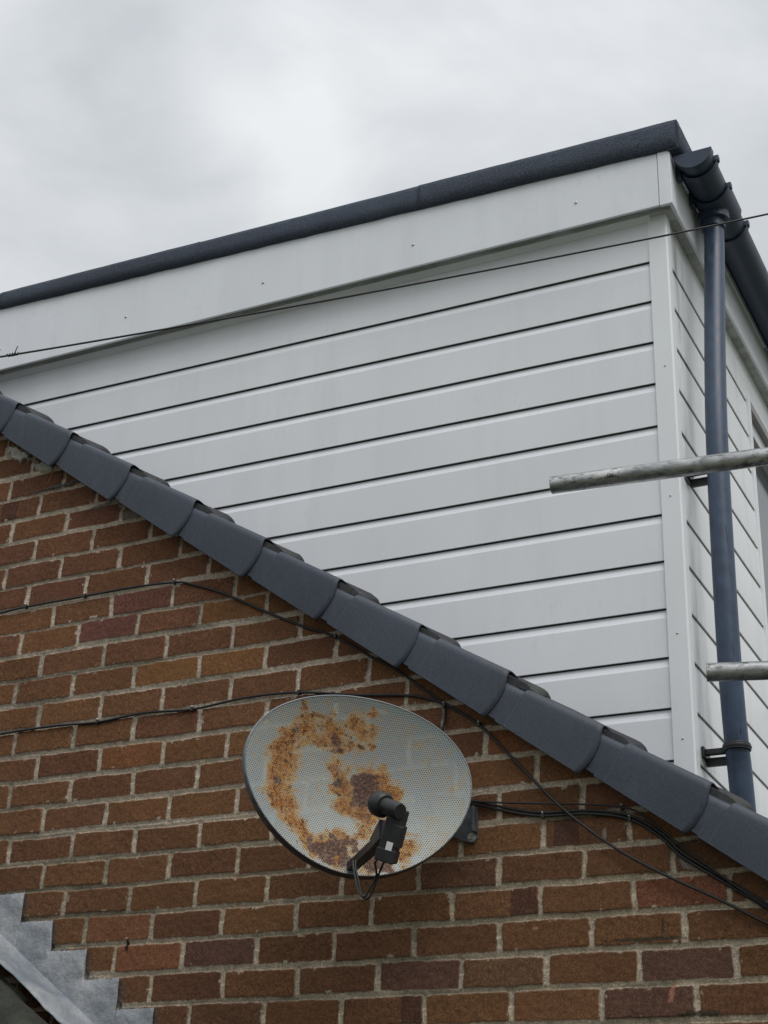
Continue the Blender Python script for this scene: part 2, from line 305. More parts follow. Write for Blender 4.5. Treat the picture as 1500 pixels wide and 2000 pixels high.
# ------------------------------------------------------------------ brick gable wall (height field, one brick at a time)
CH = 0.0821531
PERPS = {-4:(-0.0103,[-1.438,-1.219]),-3:(-0.0059,[-1.303,-1.077]),-2:(-0.0079,[-1.404,-1.185,-0.969]),-1:(-0.0064,[-1.295,-1.068,-0.848]),
0:(-0.0048,[-1.402,-1.181,-0.953]),1:(0.0009,[-1.298,-1.071,-0.842]),2:(-0.0049,[-1.183,-0.963,-0.74,-0.519]),3:(0.0054,[-1.301,-1.077,-0.857,-0.633,-0.407]),
4:(0.0005,[-1.206,-0.971,-0.744,-0.514,-0.29]),5:(0.0029,[-1.295,-1.074,-0.851,-0.623,-0.398,-0.169]),6:(0.0022,[-1.187,-0.958,-0.74,-0.509,-0.285,-0.063]),
7:(0.0036,[-1.269,-1.045,-0.83,-0.604,-0.381,-0.158,0.055]),8:(0.0002,[-1.17,-0.94,-0.72,-0.503,-0.281,-0.059,0.163]),9:(0.0035,[-1.258,-1.035,-0.814,-0.594,-0.374,-0.155,0.065,0.285]),
10:(0.0026,[-1.12,-0.896,-0.679,-0.458,-0.238,-0.017,0.203,0.424]),11:(-0.004,[-1.233,-1.004,-0.786,-0.569,-0.34,-0.119,0.102,0.323,0.545]),
12:(-0.0039,[-1.095,-0.874,-0.661,-0.44,-0.221,-0.001,0.22,0.44,0.662]),13:(0.0001,[-1.006,-0.783,-0.566,-0.342,-0.118,0.102,0.324,0.547,0.767]),
14:(0.0019,[-0.923,-0.7,-0.476,-0.249,-0.027,0.199,0.434,0.668,0.896]),15:(0.0014,[-0.592,-0.363,-0.133,0.096,0.325,0.561,0.787]),
16:(0.0005,[-0.459,-0.234,-0.003,0.224,0.447,0.676,0.901]),17:(0.0018,[-0.554,-0.327,-0.103,0.127,0.355,0.583,0.808])}
XL, XR, ZB = -2.70, 1.40, -3.56
def axis(a, b, fa, fb, fine, coarse):
    l = np.arange(a, fa, coarse); m = np.arange(fa, fb, fine); r = np.arange(fb, b, coarse); return np.concatenate([l, m, r, [b]])
xs = axis(XL, XR, -1.62, 1.08, .0026, .011); zs = axis(ZB, 1.42, -1.52, .62, .0026, .011)
X, Z = np.meshgrid(xs, zs, indexing='ij')
zw = Z + (fnoise(X, Z, .30, 3, 2) - .5) * .007 + (fnoise(X, Z, .05, 5, 3) - .5) * .0045 + (fnoise(X, Z, .012, 7, 2) - .5) * .0035     # wandering beds
xw = X + (fnoise(X, Z, .05, 31, 3) - .5) * .007 + (fnoise(X, Z, .013, 33, 2) - .5) * .004
kc = np.round(-zw / CH).astype(int)
kmin, kmax = int(kc.min()), int(kc.max())
H = np.zeros_like(X); TONE = np.zeros(X.shape + (3,))
mort = np.array((.45, .38, .305))
mn = fnoise(X, Z, .02, 41, 3); mb = fnoise(X, Z, .35, 43, 2)
PAL = [(.138, .066, .038), (.128, .062, .037), (.146, .070, .038), (.122, .058, .037), (.134, .064, .040), (.116, .055, .036), (.150, .074, .039), (.124, .056, .039), (.132, .063, .035)]
DARKP = [(.106, .055, .038), (.098, .051, .038), (.112, .056, .037)]
SPECIAL = {(14, -.923): (.170, .075, .038), (15, -.813): (.180, .075, .038), (15, -.592): (.105, .052, .038), (3, -1.077): (.140, .060, .044), (2, -.963): (.142, .060, .043), (3, -.633): (.175, .082, .034), (5, -.851): (.185, .088, .034), (5, -.623): (.185, .088, .036),
           (8, -.94): (.175, .074, .032), (9, .285): (.190, .078, .036), (16, -.003): (.106, .055, .038), (16, .224): (.130, .070, .038), (14, .668): (.175, .070, .040), (17, .583): (.108, .056, .038), (16, .676): (.104, .055, .038)}
for k in range(kmin, kmax + 1):
    dz, px = PERPS.get(k, (0.0, None))
    if px is None: px = [(-.01 if k % 2 else .10) + RNG.normal(0, .005)]
    px = list(px)
    while px[0] > XL - .3: px.insert(0, px[0] - .2235 + RNG.normal(0, .003))
    while px[-1] < XR + .3: px.append(px[-1] + .2235 + RNG.normal(0, .003))
    px = np.array(px)
    rows = kc == k
    zloc = zw[rows] + CH * k - dz * .6; xloc = xw[rows]
    bi = np.searchsorted(px, xloc)                      # brick between px[bi-1] and px[bi]
    jw = .0052 + RNG.random(len(px) + 1) * .0022        # half perp widths
    xa = px[bi - 1] + jw[bi - 1]; xb = px[np.minimum(bi, len(px) - 1)] - jw[np.minimum(bi, len(px) - 1)]
    hb = RNG.normal(.0347, .0009, len(px) + 1)[bi]; tl = RNG.normal(0, .0060, len(px) + 1)[bi]; zo = RNG.normal(0, .0009, len(px) + 1)[bi]
    cx = (xa + xb) / 2; zl = zloc - zo - (xloc - cx) * tl
    dx = np.minimum(xloc - xa, xb - xloc); dzz = hb - np.abs(zl)
    rr = .006; ex = np.maximum(rr - dx, 0); ez = np.maximum(rr - dzz, 0)
    d = np.where((dx < rr) & (dzz < rr), rr - np.sqrt(ex * ex + ez * ez), np.minimum(dx, dzz))
    m = sstep(-.0010, .0022, d)
    proud = RNG.normal(0, .0012, len(px) + 1)[bi]
    mh = -.0045 - .0030 * np.clip(-(-zl) / .04, -1, 1) * 0
    # weather-struck joint: set back under the brick above, near flush over the brick below
    vj = np.where(zl > 0, (zl - hb) / .013, 1 + (zl + hb) / .013); vj = np.clip(vj, 0, 1)
    mh = -.0012 - .0046 * (1 - vj)
    Hx = mh * (1 - m) + (proud + .0008) * m
    H[rows] = Hx
    cols = np.array([(DARKP if (RNG.random() < (.10 if k < 12 else .32)) else PAL)[RNG.integers(0, 3 if False else 3)] if RNG.random() < .22 else PAL[RNG.integers(0, len(PAL))] for _ in range(len(px) + 1)])
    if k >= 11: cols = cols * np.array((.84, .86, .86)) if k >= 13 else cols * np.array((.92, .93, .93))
    if k <= 1: cols = cols * np.array((.97, .92, 1.02))
    cols = cols * np.array((.98, 1.03, .93)); cols = (cols * .70 + np.array((.132, .064, .036)) * .30) * np.array((1.13, 1.06, .95)); cols *= RNG.normal(1, .045, (len(px) + 1, 1))
    for (kk, xx), cc in SPECIAL.items():
        if kk == k:
            i = int(np.argmin(np.abs(px - xx))); cols[i + 1] = cc
    band = RNG.random(len(px) + 1); bpos = RNG.random(len(px) + 1)
    bc = cols[bi]
    u = (xloc - xa) / np.maximum(xb - xa, .01)
    isb = (band[bi] < .045) & (np.abs(u - bpos[bi]) < .16) & (m > .2)
    bc = np.where((isb & True)[:, None], bc * np.array((.60, .60, .78)), bc)
    xx_, zz_ = X[rows], Z[rows]
    v = .72 + .36 * fnoise(xx_ + k * 3.1, zz_, .07, 51, 4) + .22 * vnoise(xx_, zz_, .0062, 57); bc = bc * v[:, None]
    edge = 1 - sstep(.0, .006, d); bc = bc * (1 - .15 * edge * (m > .5))[:, None]
    # chips showing pink body / mortar smears on the arris
    sm = (fnoise(xx_, zz_, .022, 61, 3) > .775) & (d < .008) & (d > -.001)
    mc = mort[None] * (.78 + .42 * mn[rows])[:, None] * (.86 + .28 * mb[rows])[:, None]
    algae = (sstep(.60, .76, fnoise(xx_, zz_, .20, 71, 3)) * .45)[:, None]
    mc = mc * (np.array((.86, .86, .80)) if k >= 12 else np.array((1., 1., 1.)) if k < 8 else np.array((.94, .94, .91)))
    mc = mc * (1 - algae) + np.array((.10, .105, .07)) * algae
    bc = np.where(sm[:, None], mc * .8, bc)
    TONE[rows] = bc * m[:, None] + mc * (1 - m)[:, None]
H += (fnoise(X, Z, .012, 81, 3) - .5) * .0022 + (fnoise(X, Z, .05, 83, 2) - .5) * .0016
def stain_shade(x, z, rx, rz, col, amt, rot=0.):
    c, s_ = math.cos(rot), math.sin(rot); a = (X - x) * c + (Z - z) * s_; b = -(X - x) * s_ + (Z - z) * c
    r = np.sqrt((a / rx) ** 2 + (b / rz) ** 2) + (fnoise(X, Z, .012, 91, 3) - .5) * 1.1
    f = (1 - sstep(.6, 1.05, r))[..., None] * amt; TONE[:] = TONE * (1 - f) + np.array(col) * f; return f[..., 0]
stain_shade(.70, -1.255, .11, .006, (.035, .032, .022), .85); stain_shade(.81, -1.425, .06, .007, (.035, .032, .022), .85); stain_shade(.735, -1.225, .006, .03, (.035, .032, .022), .7)
stain_shade(.752, -1.375, .008, .022, (.38, .16, .11), .8, -.3); stain_shade(.42, -1.215, .008, .004, (.40, .20, .14), .8); stain_shade(.468, -1.198, .007, .003, (.36, .2, .14), .6)
stain_shade(-.775, -1.195, .006, .018, (.006, .005, .005), .95); stain_shade(-.44, -1.03, .004, .012, (.40, .2, .14), .8); stain_shade(-.425, -1.115, .02, .004, (.32, .13, .08), .6, -.6)
stain_shade(.655, -.955, .05, .010, (.30, .28, .25), .6, -.4); stain_shade(.80, -1.085, .03, .012, (.26, .25, .23), .5, -.6); stain_shade(.60, -1.0, .007, .016, (.3, .28, .25), .6)
H += .012 * stain_shade(-1.425, .452, .062, .026, (.46, .44, .40), .95, -.45); H += .010 * stain_shade(-1.312, .384, .050, .020, (.40, .38, .34), .9, -.4)
H += .007 * stain_shade(-1.225, .296, .115, .0075, (.10, .102, .108), .9, .06); H += .004 * stain_shade(-1.05, .193, .055, .010, (.12, .115, .108), .8, .1); stain_shade(-.93, .138, .045, .020, (.20, .185, .165), .7, -.4)
stain_shade(-1.279, .328, .022, .0035, (.30, .12, .08), .7, 1.1); stain_shade(-1.16, .345, .07, .016, (.06, .055, .05), .45, -.55); stain_shade(-.80, .075, .04, .018, (.20, .19, .17), .4, -.5)
for x_, z_ in ((-1.1444, -1.0345), (-1.0306, -1.119), (-.9025, -1.2025), (-.7825, -1.284), (-.6605, -1.365), (-.5437, -1.448)):
    stain_shade(x_ + .004, z_ - .042, .0065, .044, (.085, .088, .088), .9); H += .003 * stain_shade(x_ + .030, z_ - .080, .034, .0075, (.13, .132, .125), .85, .05)  # upright strip: shadow gap beside the step painted dark; level one: mortar
keep = (Z - O[1]) * NX[1] + (X - O[0]) * NX[0] < -.035
ids = -np.ones(X.shape, int); ids[keep] = np.arange(keep.sum())
V = np.stack([X[keep], -H[keep], Z[keep]], 1)
q = np.stack([ids[:-1, :-1], ids[1:, :-1], ids[1:, 1:], ids[:-1, 1:]], -1).reshape(-1, 4); q = q[(q >= 0).all(1)]
me = bpy.data.meshes.new('brickwork'); me.vertices.add(len(V)); me.vertices.foreach_set('co', V.astype(np.float32).ravel())
me.loops.add(len(q) * 4); me.loops.foreach_set('vertex_index', q.astype(np.int32).ravel()); me.polygons.add(len(q))
me.polygons.foreach_set('loop_start', np.arange(0, len(q) * 4, 4, dtype=np.int32)); me.update(calc_edges=True)
me.polygons.foreach_set('use_smooth', np.ones(len(q), bool))
at = me.attributes.new('tone', 'FLOAT_COLOR', 'POINT'); at.data.foreach_set('color', np.concatenate([TONE[keep], np.ones((keep.sum(), 1))], 1).astype(np.float32).ravel())
gable = empty('brick_wall', (0, 0, -3.54), 'orange brown brick gable wall with pale mortar joints under the grey verge', 'brick wall')
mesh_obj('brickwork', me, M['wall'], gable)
# wall body behind the facework: the other walls of the house
def wall_plain():
    s = NT('plain_brickwork'); t = s.n('ShaderNodeTexCoord'); q = s.n('ShaderNodeSeparateXYZ', {'Vector': t.outputs['Object']}); v = s.n('ShaderNodeCombineXYZ', {0: s.math('ADD', q.outputs[0], q.outputs[1]), 1: q.outputs[2]}).outputs[0]
    b = s.n('ShaderNodeTexBrick', {'Vector': v, 'Color1': (.13, .06, .036, 1), 'Color2': (.10, .048, .032, 1), 'Mortar': (.25, .22, .17, 1), 'Scale': 1., 'Mortar Size': .006, 'Brick Width': .2235, 'Row Height': .08215})
    s.set(Base_Color=b.outputs[0], Roughness=.9); return s.m
rz = O[1] - math.tan(TH) * XL     # ridge height
mb_ = MB(); e0 = O[1] - math.tan(TH) * 1.4 - .1
mb_.add([(XL, .012, ZB), (1.39, .012, ZB), (1.39, .012, e0), (XL, .012, rz - .1), (XL - 4.1, .012, e0), (XL - 4.1, .012, ZB),
         (XL, 6, ZB), (1.39, 6, ZB), (1.39, 6, e0), (XL, 6, rz - .1), (XL - 4.1, 6, e0), (XL - 4.1, 6, ZB)],
        [(0, 1, 2, 3), (0, 3, 4, 5), (1, 7, 8, 2), (5, 4, 10, 11), (7, 6, 9, 8), (6, 11, 10, 9)])
mb_.build('house_shell', wall_plain(), gable)

# ------------------------------------------------------------------ main roof: tiles, undercloak, verge caps
roof = empty('tiled_roof', (0, 0, -.4), 'dark concrete tiled roof slope with a dry verge of grey plastic caps', 'roof')
def captop(s): return -.0065 + (s - .1445) * .0626
ys = []
y = -.045
while y < 3.25: ys.append(y); y += .012 if y < .5 else .03
def prof(y):
    t = ((y - .052 + .0825) % .165) - .0825
    return .020 * max(0., math.cos(t / .042 * math.pi / 2)) ** .8 if abs(t) < .042 else 0.
tm = MB()
for k in range(-9, 6):
    ss = [-.12, .0, .12, .19, .205, .217, .225, .2290, .2290, .19]; rows = []
    for i, s_ in enumerate(ss):
        edge = {4: -.0012, 5: -.005, 6: -.011, 7: -.020, 8: -.036, 9: -.036}.get(i, 0.)
        jit = RNG.normal(0, .0008)
        rows.append([rk(s_ + GA * k + (RNG.normal(0, .0012) if i in (5, 6, 7, 8) else 0), captop(min(s_, .2285)) - .009 + prof(y) + edge + jit, y) for y in ys])
    n_ = len(ys); Vv = [p for r_ in rows for p in r_]; Ff = [(i * n_ + j, i * n_ + j + 1, (i + 1) * n_ + j + 1, (i + 1) * n_ + j) for i in range(len(ss) - 1) for j in range(n_ - 1)]
    tm.add(Vv, Ff)
    tm.add([r_[0] for r_ in rows] + [rk(-.12 + GA * k, captop(-.12) - .045, ys[0])], [tuple(range(len(ss) + 1))])
autosmooth(tm.build('roof_tiles', M['tile'], roof), 40)
MB().add([rk(-3.26, -.052, -.02), rk(1.72, -.052, -.02), rk(1.72, -.052, 6), rk(-3.26, -.052, 6), (XL - 4.3, -.02, e0 - .05), (XL - 4.3, 6, e0 - .05)],
         [(0, 1, 2, 3), (0, 3, 5, 4)]).build('roof_underlay', M['under'], roof)
MB().add([rk(a, b, c) for a in (-3.2, 1.72) for b, c in ((-.118, -.052), (-.118, .004), (-.109, .004), (-.109, -.052))],
         [(0, 1, 2, 3), (4, 7, 6, 5), (0, 4, 5, 1), (1, 5, 6, 2), (2, 6, 7, 3), (3, 7, 4, 0)]).build('undercloak', M['under'], roof)
def cap_mesh(seed):
    rg = np.random.default_rng(seed)
    S_ = [-.20, -.165, -.14, -.1215, -.120, -.118, -.1165, -.0915, -.090, -.0865, -.085, -.05, -.0325, -.0305, -.0290, -.0275, -.0255, 0, .05, .10, .13, .1445]
    jy = rg.normal(0, .0008)
    def pr(s_):
        nt_ = captop(s_) if s_ > -.088 else captop(s_) - .0065
        nb = -.143 + (s_ - .1555) * -.037; nb = nb if s_ > -.119 else nb + .004
        yo = .0028 if s_ < -.088 else 0.0; yb = .0040 if s_ < -.119 else yo
        g = .0005 if abs(s_ + .029) < .001 else 0.
        P = [(.012, nt_ - .003), (-.030, nt_ - .0005), (-.044, nt_ - .001), (-.053, nt_ - .005), (-.0585, nt_ - .012), (-.060, nt_ - .022)]
        for f in (.25, .5, .75, .93): P.append((-.060 - .0012 * math.sin(f * math.pi), nt_ - .022 + f * (nb - nt_ + .022)))
        P += [(-.0605, nb), (-.0555, nb - .0005), (-.046, nb + .001)]
        return [(a + (yo if i < 9 else yb) + g + jy, b) for i, (a, b) in enumerate(P)]
    arc = [0, 0, 0, .001, .004, .0085, .0190, .0225, .0205, .0135, .0110, .0110, .010]     # bulge of the free end per profile point
    V_ = []; n_ = 13
    for i, s_ in enumerate(S_):
        for j, (a, b) in enumerate(pr(s_)):
            e = arc[j] * max(0, (s_ - 0.0) / .1445) if s_ > 0 else 0
            V_.append((s_ + e, a, b))
    F_ = [(i * n_ + j, (i + 1) * n_ + j, (i + 1) * n_ + j + 1, i * n_ + j + 1) for i in range(len(S_) - 1) for j in range(n_ - 1)]
    return V_, F_
for k in range(-8, 5):
    Vc, Fc = cap_mesh(k + 50); ds = RNG.normal(0, .0028); dn = RNG.normal(0, .0014)
    o = from_py('verge_cap', [rk(a + GA * k + ds, c + dn, b) for a, b, c in Vc], Fc, M['verge'], roof)
    autosmooth(o, 50); sm_ = o.modifiers.new('t', 'SOLIDIFY'); sm_.thickness = .0026; sm_.offset = 0
    o['group'] = 'plastic verge caps overlapping down the gable edge'

# ------------------------------------------------------------------ dormer
D = .48; XF = .70
dormer = empty('dormer', (-.9, 1.9, -.5), 'flat roofed dormer clad in white plastic boards above the grey verge', 'dormer')
GR = [.966 - .1499 * i for i in range(0, 13)]
def clad_profile(zt, zb, dp_=1.):
    P = [(zt, .0)]
    for g in GR:
        if dp_ < 1 and zb < g < zt: P += [(g + .0016, .0), (g + .0004, .0012), (g + .0004, .0040), (g - .0022, .0056), (g - .0026, .0052), (g - .0055, .0050), (g - .0295, .0)]; continue
        if zb < g < zt: P += [(g + .0016, .0), (g + .0004, .0012), (g + .0004, .0085), (g - .0026, .0088), (g - .0030, .0082), (g - .0060, .0080), (g - .0295, .0)]
    P.append((zb, .0)); return P
shade_mat = m_simple('groove_shade', (.05, .052, .052), .95)  # dark colour painted on recess faces to give the grooves their shade
P = clad_profile(1.16, -.92); xs_ = np.linspace(-2.69, .66, 24)
def tiltz(z, x): return z + (.69 - x) * .013 * max(0, (z + .7) / 1.7)
n_ = len(P); Vv = [(x, D + b + (float(vnoise(np.array([x]), np.array([round(a / .15) * 1.]), .45, 77)[0]) - .5) * .003, tiltz(a, x) + (float(vnoise(np.array([x]), np.array([round(a / .15) * 1.]), .5, 78)[0]) - .5) * .0022) for x in xs_ for a, b in P]; Ff = [(i * n_ + j, i * n_ + j + 1, (i + 1) * n_ + j + 1, (i + 1) * n_ + j) for i in range(len(xs_) - 1) for j in range(n_ - 1)]
def shade_grooves(o, P):
    o.data.materials.append(shade_mat); m_ = len(P) - 1
    for i, p_ in enumerate(o.data.polygons):
        j = i % m_
        if P[j][1] > .0005 and P[j + 1][1] > (.0080 if len([1 for b_ in P if b_[1] > .007]) else .0051): p_.material_index = 1
    return o
shade_grooves(autosmooth(from_py('side_cladding', Vv, Ff, M['clad'], dormer), 12), P)
YW = 1.478
P2 = clad_profile(1.15, -.95, .5); n_ = len(P2)
yy = np.linspace(.50, YW, 8); Vv = [(XF - b, y, a) for y in yy for a, b in P2]; Ff = [(i * n_ + j, (i) * n_ + j + 1, (i + 1) * n_ + j + 1, (i + 1) * n_ + j) for i in range(len(yy) - 1) for j in range(n_ - 1)]
shade_grooves(autosmooth(from_py('front_cladding', Vv, Ff, M['cladf'], dormer), 12), P2)
P3 = clad_profile(1.15, .985, .5); n_ = len(P3); P4 = clad_profile(-.20, -.95, .5)
for PP in (P3, P4):
    n_ = len(PP); f2 = MB().add([(XF - b, y, a) for y in (YW, 3.3) for a, b in PP], [(j, j + 1, n_ + j + 1, n_ + j) for j in range(n_ - 1)])
    shade_grooves(autosmooth(f2.build('window_surround_cladding', M['cladf'], dormer), 12), PP)
# backing box keeps light out
MB().box(-2.69, XF - .03, D + .03, 1.46, -1.0, 1.30).build('dormer_core', M['reveal'], dormer)
MB().box(-2.69, XF - .16, 1.4605, 3.3, -1.0, 1.298).build('room_lining', M['reveal'], dormer)
# corner trim: side leg and front leg
c_ = MB().add([(.645, D, 0), (.645, D - .006, 0), (.7015, D - .0065, 0), (XF + .0065, D - .001, 0), (XF + .0065, D + .036, 0), (XF + .001, D + .0365, 0)], [])
V0 = c_.V; Vv = [(a, b, z) for z in (-.95, 1.15) for a, b, _ in V0]
o = from_py('corner_trim', Vv, [(i, i + 1, 7 + i - 0, 6 + i) for i in range(5)], M['trim'], dormer); sm_ = o.modifiers.new('t', 'SOLIDIFY'); sm_.thickness = .002
MB().box(XF - .012, XF + .008, YW - .004, YW + .028, -.95, .990).build('window_edge_trim', M['trim'], dormer, bevel=.002)
# fascia
def fz(x): return 1.129 + .0055 * (.742 - x)
def ft(x): return 1.352 + .036 * (.742 - x)
fm = MB()
fm.add([(x, y, z) for x in (-2.75, .7005) for y, z in ((.42, fz(x)), (.43, fz(x)), (.43, ft(x)), (.42, ft(x)))], [(0, 1, 2, 3), (4, 7, 6, 5), (0, 4, 5, 1), (1, 5, 6, 2), (2, 6, 7, 3), (3, 7, 4, 0)])
fm.build('side_fascia', M['fascia'], dormer, bevel=.0025)
zc = fz(.72)
cm = MB().box(.7025, .7445, .4178, .430, zc - .0025, ft(.72)); cm.box(.732, .7445, .4303, .475, zc - .0025, ft(.72)); cm.build('fascia_corner_cap', M['fascia'], dormer, bevel=.002)
MB().box(.732, .742, .4755, 3.35, 1.129, 1.352).build('front_fascia', M['fascia'], dormer, bevel=.0025)
sm2 = MB().add([(x, y, fz(x) + dz_) for x in (-2.75, .7315) for y, dz_ in ((.4305, .003), (D + .02, .003), (D + .02, .010), (.4305, .010))], [(0, 1, 2, 3), (4, 7, 6, 5), (0, 4, 5, 1), (1, 5, 6, 2), (2, 6, 7, 3), (3, 7, 4, 0)])
sm2.box(.68, .7315, D + .021, 3.35, 1.132, 1.139); sm2.build('soffit', M['soffit'], dormer)
MB().add([(x, y, fz(x) + dz_) for x in (-2.75, .655) for y, dz_ in ((D - .022, .0025), (D - .004, -.012), (D + .004, -.012), (D + .004, .0025))], [(0, 1, 2, 3), (4, 7, 6, 5), (0, 4, 5, 1), (1, 5, 6, 2), (2, 6, 7, 3), (3, 7, 4, 0)]).build('cover_strip', M['trim'], dormer)
for x, z in ((.421, 1.2246), (-.1757, 1.2266), (-.7787, 1.2322), (-1.382, 1.2395), (-1.985, 1.243)):
    h = MB().dome((x, .42, z), (0, -1, 0), .0058, .0035).build('fixing_pin', M['nail'], dormer, True)
for x, z in ((.6777, .5665), (.6732, -.3167), (.6729, -.6269), (.6739, .12)):
    MB().dome((x, D - .0068, z), (0, -1, 0), .0034, .0022).build('fixing_pin', M['nail'], dormer, True)
# roof edge: mineral felt kerb with overlapping sections
def kerb(x0, x1, pr, z0):
    xsn = np.linspace(x0, x1, max(3, int((x1 - x0) / .02)))
    prof_ = [(.452, .008), (.418 - pr, .002), (.406 - pr, .008), (.403 - pr, .05), (.404 - pr, .095), (.410 - pr, .116), (.424, .128 + pr), (.455, .133 + pr), (.56, .118)]
    Vv = []
    for x in xsn:
        b = 1.333 + .036 * (.76 - x); h = (1.4585 + .0222 * (.76 - x) - b) / .131
        for j, (yy_, zz_) in enumerate(prof_):
            nz = (float(vnoise(np.array([x]), np.array([j * 1.]), .05, 5)[0]) - .5) * .0035
            Vv.append((x, yy_ + nz * .6, b + zz_ * h + nz + z0 * 0))
    n_ = len(prof_); return Vv, [(i * n_ + j, (i + 1) * n_ + j, (i + 1) * n_ + j + 1, i * n_ + j + 1) for i in range(len(xsn) - 1) for j in range(n_ - 1)]
for x0, x1, pr in ((-2.80, -2.0, 0), (-2.012, -1.07, .0025), (-1.085, -.14, 0.), (-.155, .772, .0025)):
    Vv, Ff = kerb(x0, x1, pr, 0); o = from_py('felt_kerb', Vv, Ff, M['felt'], dormer, True); sm_ = o.modifiers.new('t', 'SOLIDIFY'); sm_.thickness = .005; sm_.offset = -1
# front kerb running back along the gutter, with closed corner
fk = [(.74, 0.0), (.772, -.001), (.783, .007), (.7865, .045), (.785, .088), (.778, .110), (.764, .116), (.74, .119), (.68, .100)]
ysn = np.linspace(.412, 3.4, 120); Vv = []
for iy, yv in enumerate(ysn):
    e = .006 if iy == 0 else 0
    for j, (a, b) in enumerate(fk):
        nz = (float(vnoise(np.array([yv]), np.array([j * 1.]), .05, 9)[0]) - .5) * .003; Vv.append((a - e * (j in (2, 3, 4, 5)), yv + nz * .3, 1.3315 + b + nz))
n_ = len(fk); Ff = [(i * n_ + j, (i + 1) * n_ + j, (i + 1) * n_ + j + 1, i * n_ + j + 1) for i in range(len(ysn) - 1) for j in range(n_ - 1)] + [tuple(range(n_))]
autosmooth(from_py('front_felt_kerb', Vv, Ff, M['felt'], dormer), 60)
MB().add([(.70, .45, 1.447), (.70, 3.4, 1.447), (-2.75, 3.4, 1.52), (-2.75, .45, 1.52)], [(0, 1, 2, 3)]).build('felt_roof_deck', M['deck'], dormer)
# window in the dormer front
win = MB(); WT, WB, YA, YB = .985, -.20, YW + .030, 2.75
fr = MB()
for (a, b, c, d) in ((YA + .0, YA + .075, WB, WT - .035), (YB - .06, YB, WB, WT - .035), (YA + .075, YB - .06, WT - .095, WT - .035), (YA + .075, YB - .06, WB, WB + .06), ((YA + YB) / 2 - .03, (YA + YB) / 2 + .03, WB + .06, WT - .095)):
    fr.box(XF - .075, XF - .015, a, b, c, d)
wf = fr.build('window', M['frame'], dormer, bevel=.004)
MB().box(XF - .07, XF + .006, YA, YB, WT - .034, WT).build('window_head_reveal', M['reveal'], dormer)
MB().box(XF - .05, XF - .045, YA + .05, YB - .05, WB + .05, WT - .09).build('pane', M['glass'], wf)
MB().box(XF - .06, XF + .05, YA, YB, WB - .03, WB - .002).build('window_sill', M['frame'], dormer, bevel=.004)

# ------------------------------------------------------------------ gutter with outlet and clips
gut = empty('gutter', (.814, 1.9, 1.3), 'dark blue grey half round gutter along the dormer front, with a closed end', 'gutter')
GX, GZ, GRr = .815, 1.318, .0575
def half(r, y0, y1, segs=2, n=22, t=.0025, z=GZ, arc=math.pi):
    V_ = []; F_ = []; a0 = math.pi + (math.pi - arc) / 2
    for i in range(segs):
        yv = y0 + (y1 - y0) * i / (segs - 1)
        for rad in (r, r - t): V_ += [(GX + rad * math.cos(a0 + arc * k / n), yv, z + rad * math.sin(a0 + arc * k / n)) for k in range(n + 1)]
    m = 2 * (n + 1)
    for i in range(segs - 1):
        for k in range(n):
            F_.append((i * m + k, (i + 1) * m + k, (i + 1) * m + k + 1, i * m + k + 1)); F_.append((i * m + n + 1 + k + 1, (i + 1) * m + n + 1 + k + 1, (i + 1) * m + n + 1 + k, i * m + n + 1 + k))
        F_.append((i * m, i * m + n + 1, (i + 1) * m + n + 1, (i + 1) * m)); F_.append((i * m + n, (i + 1) * m + n, (i + 1) * m + 2 * n + 1, i * m + 2 * n + 1))
    for b in (0, (segs - 1) * m):
        for k in range(n): F_.append((b + k, b + k + 1, b + n + 1 + k + 1, b + n + 1 + k))
    return V_, F_
g = MB(); g.add(*half(GRr, .445, 3.35)); autosmooth(g.build('trough', M['gutter'], gut))
g = MB(); n_ = 24; Vv = [(GX + .0612 * math.cos(math.pi + math.pi * k / n_), .4325, GZ + .0612 * math.sin(math.pi + math.pi * k / n_)) for k in range(n_ + 1)]
g.add(Vv, [tuple(range(n_ + 1))]); g.add(*half(.0625, .431, .462)); autosmooth(g.build('end_cap', M['gutter'], gut))
g = MB(); g.add(*half(.066, .635, .800)); g.tube([(.800, .720, 1.275), (.800, .720, 1.205)], .040, 24)
g.tube([(.803, .720, 1.268), (.803, .720, 1.235)], .052, 24); autosmooth(g.build('running_outlet', M['gutter'], gut))
for yv in (.50, .655, .885, 1.75, 2.6):
    g = MB(); g.add(*half(.0665, yv - .012, yv + .012)); g.box(GX + .054, GX + .0705, yv - .010, yv + .010, GZ - .012, GZ + .008); g.box(.743, GX - .055, yv - .014, yv + .014, GZ - .05, GZ + .004)
    g.build('gutter_clip', M['gutter'], gut, bevel=.003)
MB().box(.7425, .7485, .98, 1.66, 1.290, 1.303).build('eaves_strip', M['trim'], gut)

# ------------------------------------------------------------------ downpipe
dp = empty('downpipe', (.8, .57, -.74), 'dark blue grey round downpipe on the dormer front, crossed by a scaffold tube', 'downpipe')
pth = smooth_path([(.800, .722, 1.255), (.800, .716, 1.15), (.799, .670, .90), (.799, .612, .60), (.800, .570, .34), (.800, .548, .0), (.800, .540, -.38), (.800, .556, -.60), (.800, .575, -.70), (.800, .592, -.84)], 5)
MB().tube(pth, .0335, 28).build('pipe', M['pipe'], dp, True)
MB().tube([(.800, .590, -.825), (.800, .594, -.865)], .0365, 28).build('pipe_shoe', M['pipe'], dp, True)
cw = []
for i in range(46):
    z = .02 - i * .014; yc = .548 + (.540 - .548) * min(1, max(0, -z / .38)) if z > -.38 else .540 + .016 * (-z - .38) / .22
    an = math.atan2(-4.1, 1.0) + R(24) + RNG.normal(0, .03) + .10 * math.sin(i * .35); cw.append((.8 + .0334 * math.cos(an), yc + .0334 * math.sin(an), z))
MB().tube(cw, .0009, 6).build('seam', M['black'], dp, True)
